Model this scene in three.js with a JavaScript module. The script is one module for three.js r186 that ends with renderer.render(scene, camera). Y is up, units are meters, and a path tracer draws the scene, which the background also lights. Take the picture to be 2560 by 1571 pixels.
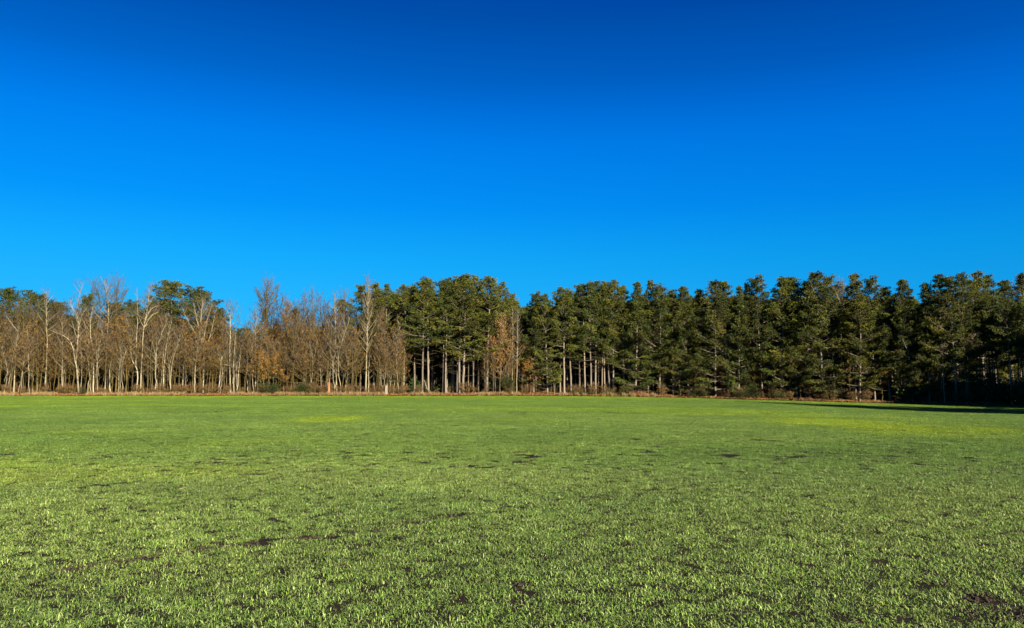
import * as THREE from 'three';
import { mergeGeometries } from 'three/addons/utils/BufferGeometryUtils.js';

// ------------------------------------------------------------------ camera, sky, sun, exposure
const F = 1934, CX = 1280, CY = 785.5, EYE = 1.65, PITCH = Math.atan(178 / F);
const EXPOSURE = 3.4;
const scene = new THREE.Scene();
const camera = new THREE.PerspectiveCamera(2 * Math.atan(CY / F) * 180 / Math.PI, 2560 / 1571, 0.1, 6000);
camera.position.set(0, EYE, 0);
camera.rotation.x = PITCH;
const renderer = new THREE.WebGLRenderer({ antialias: true });
renderer.toneMapping = THREE.LinearToneMapping;
renderer.toneMappingExposure = EXPOSURE;
renderer.shadowMap.enabled = true;

const SUN_EL = 19 * Math.PI / 180, SUN_AZ = 32 * Math.PI / 180;            // behind the camera, to the right
const SUN = new THREE.Vector3(Math.sin(SUN_AZ) * Math.cos(SUN_EL), Math.sin(SUN_EL), Math.cos(SUN_AZ) * Math.cos(SUN_EL));
const sun = new THREE.DirectionalLight(new THREE.Color().setRGB(1, 0.93, 0.80), 5);
sun.position.copy(SUN).multiplyScalar(300); sun.target.position.set(0, 0, 0);
sun.castShadow = true;
Object.assign(sun.shadow.camera, { left: -200, right: 200, top: 200, bottom: -200, near: 1, far: 800 });
sun.shadow.mapSize.set(4096, 4096);
scene.add(sun, sun.target);

{ // deep clear winter sky: colour by height, and brighter towards and away from the sun than across it
  const W = 1024, H = 512, data = new Float32Array(W * H * 4);
  const T = [[-90, .02, .10, .16], [-3, .034, .53, .94], [0, .034, .53, .94], [4, .020, .47, .96], [9.2, .006, .385, .95], [13, .001, .285, .93], [17.6, 0, .218, .85], [20, 0, .168, .73], [22, 0, .130, .59], [26.5, 0, .082, .43], [40, 0, .045, .27], [90, 0, .028, .19]];
  for (let r = 0; r < H; r++) {
    const up = ((r + 0.5) / H - 0.5) * Math.PI, e = up * 180 / Math.PI;
    let k = 0; while (k < T.length - 2 && e > T[k + 1][0]) k++;
    const f = THREE.MathUtils.clamp((e - T[k][0]) / (T[k + 1][0] - T[k][0]), 0, 1), c = [1, 2, 3].map((i) => T[k][i] + (T[k + 1][i] - T[k][i]) * f);
    for (let col = 0; col < W; col++) {
      const a = ((col + 0.5) / W - 0.5) * 2 * Math.PI, g = Math.cos(a) * Math.cos(up) * SUN.x + Math.sin(up) * SUN.y + Math.sin(a) * Math.cos(up) * SUN.z;
      const m = (1 + 0.62 * g * g) / 1.36, o = (r * W + col) * 4;
      data[o] = c[0] * m * m * m / EXPOSURE; data[o + 1] = c[1] * m / EXPOSURE; data[o + 2] = c[2] * Math.pow(m, 0.7) / EXPOSURE; data[o + 3] = 1;
    }
  }
  const sky = new THREE.DataTexture(data, W, H, THREE.RGBAFormat, THREE.FloatType);
  sky.mapping = THREE.EquirectangularReflectionMapping; sky.magFilter = THREE.LinearFilter; sky.needsUpdate = true;
  scene.background = sky; scene.environment = sky;
}

// ------------------------------------------------------------------ helpers
const { clamp, smoothstep, lerp } = THREE.MathUtils;
const rng = (seed) => { let s = (seed * 2654435761) | 0; return () => { s = (s + 0x6d2b79f5) | 0; let t = Math.imul(s ^ (s >>> 15), 1 | s); t = (t + Math.imul(t ^ (t >>> 7), 61 | t)) ^ t; return ((t ^ (t >>> 14)) >>> 0) / 4294967296; }; };
const hash = (x, y) => { let h = Math.imul(x | 0, 374761393) + Math.imul(y | 0, 668265263) | 0; h = Math.imul(h ^ (h >>> 13), 1274126177); return ((h ^ (h >>> 16)) >>> 0) / 4294967296; };
const noise = (x, y) => { const i = Math.floor(x), j = Math.floor(y), a = x - i, b = y - j, s = a * a * (3 - 2 * a), t = b * b * (3 - 2 * b); return lerp(lerp(hash(i, j), hash(i + 1, j), s), lerp(hash(i, j + 1), hash(i + 1, j + 1), s), t); };
const fbm = (x, y) => (noise(x, y) + 0.5 * noise(x * 2.1 + 7, y * 2.1 + 3) + 0.25 * noise(x * 4.3 + 1, y * 4.3 + 9)) / 1.75;
const V = (x, y, z) => new THREE.Vector3(x, y, z);
// the point at forward distance D that the photograph shows at pixel (u, v) of 2560 x 1571
const at = (u, v, D) => { const a = (u - CX) / F, b = (CY - v) / F, y = b * Math.cos(PITCH) + Math.sin(PITCH), z = b * Math.sin(PITCH) - Math.cos(PITCH), s = D / -z; return V(a * s, EYE + y * s, -D); };
const onGround = (u, v) => { let D = 20; for (let i = 0; i < 40; i++) { const p = at(u, v, D); D *= (EYE - land(p.x, p.z)) / Math.max(0.05, EYE - p.y); } return at(u, v, D); };
const land = (x, z) => -0.9 * smoothstep(x, 4, 64) * smoothstep(-z, 20, 85) - 0.35 * Math.exp(-(((x - 44) / 18) ** 2) - ((z + 68) / 20) ** 2) + 0.05 * (fbm(x / 9 + 40, z / 14) - 0.5) * smoothstep(-z, 8, 30);
const EDGE = [[-300, 118], [5, 118], [26, 114], [52, 103], [61, 93], [66, 70], [70, 40], [80, 25], [300, 22]];
const edgeD = (x) => { let k = 0; while (k < EDGE.length - 2 && x > EDGE[k + 1][0]) k++; const [a, A] = EDGE[k], [b, B] = EDGE[k + 1]; return A + (B - A) * (x - a) / (b - a) + (noise(x / 3, 5) - 0.5) * 1.1 + (noise(x / 11, 8) - 0.5) * 1.4; };

const used = new Map();
const numbered = (n) => { const k = used.get(n) || 0; used.set(n, k + 1); return k ? n + '_' + String(k).padStart(3, '0') : n; };
function tag(o, label, category, group, kind) { Object.assign(o.userData, { label, category }); if (group) o.userData.group = group; if (kind) o.userData.kind = kind; return o; }
function part(name, geometry, material, parent) { const m = new THREE.Mesh(geometry, material); m.name = name; m.castShadow = m.receiveShadow = true; parent.add(m); return m; }

class MB { // collects tubes, cones and blades with vertex colours
  constructor() { this.p = []; this.c = []; this.i = []; }
  get n() { return this.p.length / 3; }
  v(x, y, z, c) { this.p.push(x, y, z); this.c.push(c[0], c[1], c[2]); return this.n - 1; }
  tube(pts, rad, sides, c) {
    const first = this.n, a = V(0, 0, 0), b = V(0, 0, 0), d = V(0, 0, 0);
    pts.forEach((q, k) => {
      d.subVectors(pts[Math.min(k + 1, pts.length - 1)], pts[Math.max(k - 1, 0)]).normalize();
      a.set(0.31, 0.2, 0.93).cross(d); if (a.lengthSq() < 0.02) a.set(1, 0, 0).cross(d); a.normalize(); b.crossVectors(d, a);
      for (let s = 0; s < sides; s++) { const t = s / sides * 2 * Math.PI, r = rad[k]; this.v(q.x + r * (a.x * Math.cos(t) + b.x * Math.sin(t)), q.y + r * (a.y * Math.cos(t) + b.y * Math.sin(t)), q.z + r * (a.z * Math.cos(t) + b.z * Math.sin(t)), typeof c === 'function' ? c(k, s) : c); }
    });
    for (let k = 0; k < pts.length - 1; k++) for (let s = 0; s < sides; s++) { const A = first + k * sides + s, B = first + k * sides + (s + 1) % sides; this.i.push(A, B, A + sides, B, B + sides, A + sides); }
  }
  twig(q, d, len, r, c) { // a thin three-sided spike
    const a = V(0.31, 0.2, 0.93).cross(d).normalize(), b = V(0, 0, 0).crossVectors(d, a), f = this.n;
    for (let s = 0; s < 3; s++) { const t = s * 2.0944; this.v(q.x + r * (a.x * Math.cos(t) + b.x * Math.sin(t)), q.y + r * (a.y * Math.cos(t) + b.y * Math.sin(t)), q.z + r * (a.z * Math.cos(t) + b.z * Math.sin(t)), c); }
    this.v(q.x + d.x * len, q.y + d.y * len, q.z + d.z * len, c);
    this.i.push(f, f + 1, f + 3, f + 1, f + 2, f + 3, f + 2, f, f + 3);
  }
  leaf(q, d, len, w, side, c) { // a pointed blade, widest past the middle, folded a little
    const f = this.n, k = 0.55;
    this.v(q.x, q.y, q.z, c); this.v(q.x + d.x * len * k + side.x * w, q.y + d.y * len * k + side.y * w, q.z + d.z * len * k + side.z * w, c);
    this.v(q.x + d.x * len, q.y + d.y * len, q.z + d.z * len, c); this.v(q.x + d.x * len * k - side.x * w, q.y + d.y * len * k - side.y * w + w * 0.5, q.z + d.z * len * k - side.z * w, c);
    this.i.push(f, f + 1, f + 2, f, f + 2, f + 3);
  }
  geometry(flat) {
    let g = new THREE.BufferGeometry();
    g.setAttribute('position', new THREE.Float32BufferAttribute(this.p, 3)); g.setAttribute('color', new THREE.Float32BufferAttribute(this.c, 3)); g.setIndex(this.i);
    g.computeVertexNormals();
    return g;
  }
}
const ball = (R) => { const y = R() * 2 - 1, a = R() * 6.2832, s = Math.sqrt(1 - y * y); return V(s * Math.cos(a), y, s * Math.sin(a)); };
const mul = (c, k) => [c[0] * k, c[1] * k, c[2] * k];
const mixc = (a, b, t) => [lerp(a[0], b[0], t), lerp(a[1], b[1], t), lerp(a[2], b[2], t)];

const barkMat = new THREE.MeshPhysicalMaterial({ vertexColors: true, roughness: 0.95, specularIntensity: 0.15 });
const leafMat = new THREE.MeshPhysicalMaterial({ vertexColors: true, roughness: 0.8, specularIntensity: 0.25, side: THREE.DoubleSide });
const grassMat = new THREE.MeshPhysicalMaterial({ vertexColors: true, roughness: 0.6, specularIntensity: 0.3, side: THREE.DoubleSide, transmission: 0.25, thickness: 0 });

// noisy colour texture, in metres
function speckle(size, colors, seed, cell) {
  const R = rng(seed), d = new Uint8Array(size * size * 4);
  for (let y = 0; y < size; y++) for (let x = 0; x < size; x++) {
    const w = (k) => { const u = x / size * k, v = y / size * k, i = Math.floor(u), j = Math.floor(v), a = u - i, b = v - j, h = (p, q) => hash((p % k) + seed * 31, (q % k) + seed * 17); return lerp(lerp(h(i, j), h(i + 1, j), a), lerp(h(i, j + 1), h(i + 1, j + 1), a), b); };
    const t = clamp(0.35 * w(cell) + 0.3 * w(cell * 4) + 0.35 * R(), 0, 0.999) * (colors.length - 1), k = Math.floor(t), c = mixc(colors[k], colors[k + 1], t - k), o = (y * size + x) * 4;
    for (let m = 0; m < 3; m++) d[o + m] = Math.round(255 * Math.pow(c[m], 1 / 2.2)); d[o + 3] = 255;
  }
  const t = new THREE.DataTexture(d, size, size); t.colorSpace = THREE.SRGBColorSpace; t.wrapS = t.wrapT = THREE.RepeatWrapping; t.magFilter = THREE.LinearFilter; t.needsUpdate = true;
  return t;
}

// ------------------------------------------------------------------ ground
function sheet(xs, zs, lift, uvm) {
  const g = new THREE.BufferGeometry(), p = [], u = [], idx = [], nx = xs.length;
  zs.forEach((z) => xs.forEach((x) => { const q = typeof lift === 'function' ? lift(x, z) : [x, land(x, z) + lift, z]; p.push(...q); u.push(q[0] / uvm, q[2] / uvm); }));
  for (let j = 0; j < zs.length - 1; j++) for (let i = 0; i < nx - 1; i++) { const a = j * nx + i; idx.push(a, a + nx, a + 1, a + 1, a + nx, a + nx + 1); }
  g.setAttribute('position', new THREE.Float32BufferAttribute(p, 3)); g.setAttribute('uv', new THREE.Float32BufferAttribute(u, 2)); g.setIndex(idx); g.computeVertexNormals();
  return g;
}
const range = (a, b, n) => Array.from({ length: n + 1 }, (_, i) => a + (b - a) * i / n);
{
  const far = [-3000, -1200, -500], xs = [...far, ...range(-200, 200, 160), 500, 1200, 3000], zs = [1500, 400, ...range(100, -260, 180), -500, -1200, -3000];
  const soil = new THREE.MeshPhysicalMaterial({ specularIntensity: 0.05, map: speckle(512, [[.006, .004, .003], [.016, .011, .007], [.034, .023, .014]], 3, 8), roughness: 1 });
  const m = part('field_ground', sheet(xs, zs, 0, 2), soil, scene);
  tag(m, 'dark brown soil of the wide flat field under the young grass', 'ground', null, 'structure');
  const litter = new THREE.MeshPhysicalMaterial({ specularIntensity: 0.05, map: speckle(512, [[.03, .014, .006], [.09, .04, .015], [.17, .075, .025]], 5, 16), roughness: 1 });
  const f = part('forest_floor', sheet(range(-140, 110, 160), range(0, 1, 24), (x, t) => { const z = -edgeD(x) - 0.2 - 80 * t; return [x, land(x, z) + 0.02 + 0.25 * smoothstep(t, 0, 0.04), z]; }, 2.5), litter, scene);
  tag(f, 'brown floor of fallen leaves and pine needles under the trees', 'forest floor', null, 'structure');
}

// ------------------------------------------------------------------ trees: shapes
const PALE = [.232, .192, .115], TAN = [.088, .062, .018], GREY = [.080, .062, .026], TWIG = [.058, .042, .011], TOPTWIG = [.090, .074, .060], PINEBARK = [.150, .118, .084], RUST = [.165, .084, .012], ORANGE = [.25, .118, .016];

// stems: lists of points; a bare broadleaf with branches, side branches and twigs
function bareShape({ stems, r0 = 0.13, start = 0.3, n = 22, angle = 0.75, reach = 0.2, twigs = 1, bark = PALE, leaf, leaves = 0, seed = 1, lean = 0, twig = TWIG, top = TOPTWIG }) {
  const R = rng(seed), T = new MB(), B = new MB(), W = new MB(), L = leaves ? new MB() : null;
  stems.forEach((pts, si) => {
    const curve = new THREE.CatmullRomCurve3(pts.length > 2 ? pts : [pts[0], pts[0].clone().lerp(pts[1], 0.5).add(V((R() - .5) * .25, 0, (R() - .5) * .25)), pts[1]]);
    const K = 12, P = [], rad = [], rs = r0 * 0.64 * (si ? 0.48 : 1);
    for (let k = 0; k <= K; k++) { const q = curve.getPoint(k / K); if (k) { q.x += (R() - .5) * .1; q.z += (R() - .5) * .1; } P.push(q); rad.push(rs * Math.pow(1 - k / K, 0.8) * (k === 0 && !si ? 1.35 : 1) + 0.012); }
    const tone = 0.8 + 0.4 * R();
    T.tube(P, rad, 6, (k) => mul(bark, tone * (0.82 + 0.36 * hash(k * 7 + seed, si * 3 + seed)) * (k > 8 ? 0.85 : 1)));
    const H = P[0].distanceTo(P[K]), st = si ? 0.25 : start, cnt = Math.round(n * (si ? 0.6 : 1));
    for (let i = 0; i < cnt; i++) {
      const t = st + (0.985 - st) * Math.pow((i + R() * .8) / cnt, 0.9), q = curve.getPoint(t), f = (t - st) / (1 - st), az = i * 2.39996 + R() * 1.2;
      const len = reach * H * (1 - 0.68 * f) * (0.45 + 1.05 * R()), an = angle * (1.35 - 0.6 * f) * (0.7 + 0.7 * R()), d = V(Math.sin(an) * Math.cos(az) + lean * .3, Math.cos(an), Math.sin(an) * Math.sin(az)).normalize();
      const rb = Math.min(0.06, 0.6 * rs * Math.pow(1 - t, 0.7) + 0.014), pts2 = [q.clone()], dd = d.clone();
      for (let k = 0; k < 3; k++) { dd.y += 0.16; dd.x += (R() - .5) * .35; dd.z += (R() - .5) * .35; dd.normalize(); pts2.push(pts2[k].clone().addScaledVector(dd, len / 3)); }
      B.tube(pts2, [rb, rb * .75, rb * .5, rb * .2], 4, mul(mixc(bark, TAN, 0.3), 0.75 + 0.5 * R()));
      const sec = Math.max(3, Math.round(len * 3.2 * Math.min(1.3, twigs)));
      for (let s = 0; s < sec; s++) {
        const u = 0.2 + 0.8 * (s + R()) / sec, k = Math.min(2, Math.floor(u * 3)), sq = pts2[k].clone().lerp(pts2[k + 1], u * 3 - k > 1 ? 1 : u * 3 - k);
        const sd = dd.clone().addScaledVector(ball(R), 0.9); sd.y += 0.3; sd.normalize();
        const sl = len * (0.22 + 0.25 * R()) * (1.2 - u * .6) + 0.15;
        W.twig(sq, sd, sl, Math.min(0.018, rb * .5) + 0.004, mul(mixc(twig, top, f), 0.8 + .4 * R()));
        const tw = Math.round((2 + 3 * R()) * twigs);
        for (let w = 0; w < tw; w++) {
          const tp = sq.clone().addScaledVector(sd, sl * (0.25 + 0.7 * R())), td = sd.clone().addScaledVector(ball(R), 0.75); td.y += 0.25; td.normalize();
          const tl = 0.25 + 0.45 * R();
          W.twig(tp, td, tl, 0.0085, mul(mixc(twig, top, f), 0.75 + .5 * R()));
          if (L && R() < leaves) for (let z = 0; z < 3; z++) { const ld = ball(R); ld.y -= .5; ld.normalize(); L.leaf(tp.clone().addScaledVector(td, tl * R()), ld, 0.13 + .06 * R(), 0.045, ball(R), mul(leaf, 0.6 + .7 * R())); }
        }
      }
    }
  });
  return { trunk: T.geometry(), branches: B.geometry(), twigs: W.geometry(), leaves: L && L.geometry() };
}

const NEEDLE = [[.040, .046, .0070], [.054, .059, .0080], [.033, .042, .0080], [.064, .064, .0090], [.044, .048, .0075]];
function tuft(M, q, d, R, size, c) {
  const n = 7;
  for (let i = 0; i < n; i++) {
    const b = d.clone().multiplyScalar(0.75).add(ball(R)); b.y += 0.22; b.normalize();
    const s = ball(R).cross(b).normalize();
    M.leaf(q, b, size * (0.7 + 0.6 * R()), size * 0.125, s, mul(c, 0.75 + 0.5 * R()));
  }
}
// a loblolly kind of pine of height H: crown from `base` (share of H) up, branches longest near `base`
function pineShape({ H = 18, base = 0.3, reach = 2.9, r0 = 0.17, seed = 1, front = 1, dead = 4, shelf = 0.5, tip = 0.45, size = 0.25, step = 0.9, hue = [1, 1, 1], bark = 1 }) {
  const R = rng(seed), T = new MB(), B = new MB(), N = new MB();
  const P = [], rad = [], bx = (R() - .5) * .9, bz = (R() - .5) * .9, K = 14;
  for (let k = 0; k <= K; k++) { const t = k / K; P.push(V(bx * Math.sin(t * 2.6) * t + (R() - .5) * .08, H * t * 0.985, bz * Math.sin(t * 2.2) * t)); rad.push(r0 * (1 - 0.9 * Math.pow(t, 1.3)) * (k ? 1 : 1.3) + 0.01); }
  T.tube(P, rad, 8, (k, s) => mul(PINEBARK, bark * 0.75 + .5 * hash(k * 13 + s * 5, seed)));
  const spine = new THREE.CatmullRomCurve3(P) , whorls = Math.round(H * (1 - base) / step * 1.15);
  for (let w = 0; w < whorls; w++) {
    const f0 = 1 - Math.pow(1 - (w + 0.35 * R()) / whorls, 1.12), strong = w < 3 ? 0.75 + .5 * R() : 0.72 + 0.5 * R(), nb = f0 > .6 ? 5 + Math.floor(R() * 2) : 3 + Math.floor(R() * 2.8), turn = R() * 6.28;
    for (let j = 0; j < nb; j++) {
      const f = clamp(f0 + (R() - .5) * .02, 0, .985), t = base + (0.99 - base) * f, q = spine.getPoint(t), az = turn + (j + (R() - .5) * .7) / nb * 6.2832;
      const face = 1 + (front - 1) * (0.5 + 0.5 * Math.sin(az));               // +z (the field) side carries the longer branches
      const len = reach * Math.pow(1 - f, tip) * (0.72 + 0.28 * Math.min(1, f * 5)) * face * strong * (0.45 + 0.75 * R()) + 0.3;
      const el = lerp(-0.12 + 0.3 * R(), 1.05, Math.pow(f, 1.6)), d = V(Math.cos(el) * Math.cos(az), Math.sin(el), Math.cos(el) * Math.sin(az));
      const pts = [q.clone()], dd = d.clone(); for (let k = 0; k < 3; k++) { dd.y += 0.08 * (1 - f) + 0.10 * k * shelf; dd.x += (R() - .5) * .25; dd.z += (R() - .5) * .25; dd.normalize(); pts.push(pts[k].clone().addScaledVector(dd, len / 3)); }
      const rb = 0.016 + 0.015 * len * (1 - f * .5);
      B.tube(pts, [rb, rb * .8, rb * .55, rb * .25], 4, mul(PINEBARK, 0.6 + .4 * R()));
      const cc = mul(NEEDLE[Math.floor(R() * 5)].map((x, i) => x * hue[i]), 0.6 + .85 * R()), m = Math.max(7, Math.round(len * 14 + 3));
      for (let s = 0; s < m; s++) {
        const u = 1 - 0.6 * Math.pow(R(), 1.2), k = Math.min(2, Math.floor(u * 3)), sq = pts[k].clone().lerp(pts[k + 1], Math.min(1, u * 3 - k));
        const side = ball(R); side.y = side.y * 0.26 + 0.12; const off = side.multiplyScalar(0.2 * len * (1.2 - u) + 0.42 * R()), tq = sq.clone().add(off);
        if (off.length() > 0.35) B.twig(sq, off.clone().normalize(), off.length(), 0.012, mul(PINEBARK, 0.6));
        tuft(N, tq, dd.clone().add(off).normalize(), R, size * (0.8 + .45 * R()), cc);
      }
    }
  }
  for (let i = 0; i < 16; i++) { const t = .9 + .1 * R(), a = R() * 6.28, r = (1.05 - t) * 6.5 * R(), q = spine.getPoint(t).add(V(Math.cos(a) * r, .1 + .75 * R() * R(), Math.sin(a) * r)); for (let k = 0; k < 4; k++) tuft(N, q.clone().add(V(0, -.17 * k, 0)), V(0, 1, 0), R, size * (.65 + .12 * k), NEEDLE[i % 5]); }
  tuft(N, P[K], V(0, 1, 0), R, size * 1.1, NEEDLE[1]);
  for (let i = 0; i < dead; i++) { // bare dead limbs under the crown
    const t = base * (0.55 + 0.45 * R()), q = spine.getPoint(t), az = R() * 6.28, d = V(Math.cos(az), 0.05 + .3 * R(), Math.sin(az)).normalize(), len = 0.7 + 1.6 * R(), e = q.clone().addScaledVector(d, len), e2 = e.clone().addScaledVector(V(d.x + (R() - .5), d.y - .1, d.z + (R() - .5)).normalize(), len * .5);
    B.tube([q, e, e2], [0.028, 0.018, 0.006], 4, mul(GREY, 0.9));
  }
  return { trunk: T.geometry(), branches: B.geometry(), foliage: N.geometry() };
}
function pineProto(spec) {
  const g = new THREE.Group(), s = pineShape(spec);
  part('trunk', s.trunk, barkMat, g); part('branches', s.branches, barkMat, g); part('foliage', s.foliage, leafMat, g);
  g.userData.H = spec.H ?? 18;
  return g;
}
const HUES = [[1.02, 1.02, .85], [1.25, 1.15, .8], [.78, .84, .85], [1.08, 1, .8], [.9, .97, .9], [1.32, 1.2, .8], [.74, .8, .8], [1.12, 1.1, .85]];
const PINES = {
  edge: [0, 1, 2, 3, 4, 5, 6, 7].map((k) => pineProto({ seed: 101 + k, base: [.05, .12, .08, .2, .06, .15, .26, .1][k], reach: [3.7, 3.1, 4.1, 3.5, 3.0, 4.3, 3.3, 3.8][k], front: 1.4, tip: [.62, .74, .56, .54, .82, .62, .5, .7][k], dead: 7, r0: .13, step: [.8, .76, .98, .85, .72, 1.05, .85, .94][k], shelf: [.5, .7, .2, .4, .8, .15, .5, .3][k], hue: HUES[k] })),
  mid: [0, 1, 2, 3, 4].map((k) => pineProto({ seed: 201 + k, base: .28 + .035 * k, reach: [3.2, 2.8, 3.6, 3, 3.4][k], front: 1.25, tip: [.56, .7, .45, .6, .5][k], dead: 7, r0: .14, step: .95, hue: HUES[(k * 3 + 1) % 8], bark: [1, .7, 1.15, .85, .6][k] })),
  high: [0, 1, 2, 3, 4].map((k) => pineProto({ seed: 301 + k, base: [.42, .5, .46, .56, .52][k], reach: [3.3, 2.9, 3.5, 3, 3.2][k], tip: [.46, .55, .4, .5, .42][k], dead: 9, r0: [.125, .1, .14, .115, .13][k], step: .95, hue: HUES[(k * 5 + 2) % 8], bark: [1.1, .75, 1, .6, .85][k] })),
  dome: [0, 1].map((k) => pineProto({ seed: 401 + k, base: .3, reach: 4.7, tip: .36, dead: 3, r0: .17, step: .7, hue: HUES[6 - k * 4] })),
};
let pineTurn = 0;
function pine(kind, u, v, D, label, group, opt = {}) {
  const top = at(u, v, D), y = land(top.x, -D), list = PINES[kind], src = list[pineTurn++ % list.length], R = rng(5000 + pineTurn), H = top.y - y;
  const o = src.clone(); o.name = numbered('pine_tree'); o.userData = {};
  const s = H / src.userData.H, w = s * (opt.w || 1) * (0.84 + .36 * R());
  o.position.set(top.x, y - 0.05, -D); o.scale.set(w, s, w); o.rotation.z = (R() - .5) * .07; o.rotation.x = (R() - .5) * .04; o.rotation.y = (kind === 'edge' || kind === 'mid') ? (R() - .5) * 1.4 + (opt.turn || 0) : R() * 6.28;
  scene.add(o);
  return tag(o, label, 'pine tree', group);
}
function bare(name, stemsPx, D, label, spec = {}, group, category = 'bare tree') {
  const b0 = at(stemsPx[0][0][0], 985, D), base = V(b0.x, land(b0.x, -D) - 0.05, -D), R = rng((spec.seed || 1) + 77);
  const stems = stemsPx.map((s, i) => s.map(([u, v], k) => { const q = at(u, v, D).sub(base); if (k === 0 && i === 0) q.y = 0; q.z = (k === 0 && i === 0) ? 0 : (R() - .5) * 1.2 * Math.min(1, k * .6 + (i ? .3 : 0)); return q; }));
  const s = bareShape({ ...spec, stems }), g = new THREE.Group(); g.name = numbered(name); g.position.copy(base);
  part('trunk', s.trunk, barkMat, g); part('branches', s.branches, barkMat, g); part('twigs', s.twigs, barkMat, g); if (s.leaves) part('leaves', s.leaves, leafMat, g);
  scene.add(g);
  return tag(g, label, category, group);
}
// ------------------------------------------------------------------ trees: places
const depthAt = (u, off = 0) => { let D = 110; for (let i = 0; i < 12; i++) D = edgeD((u - CX) / F * D) + off; return D; };

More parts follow.
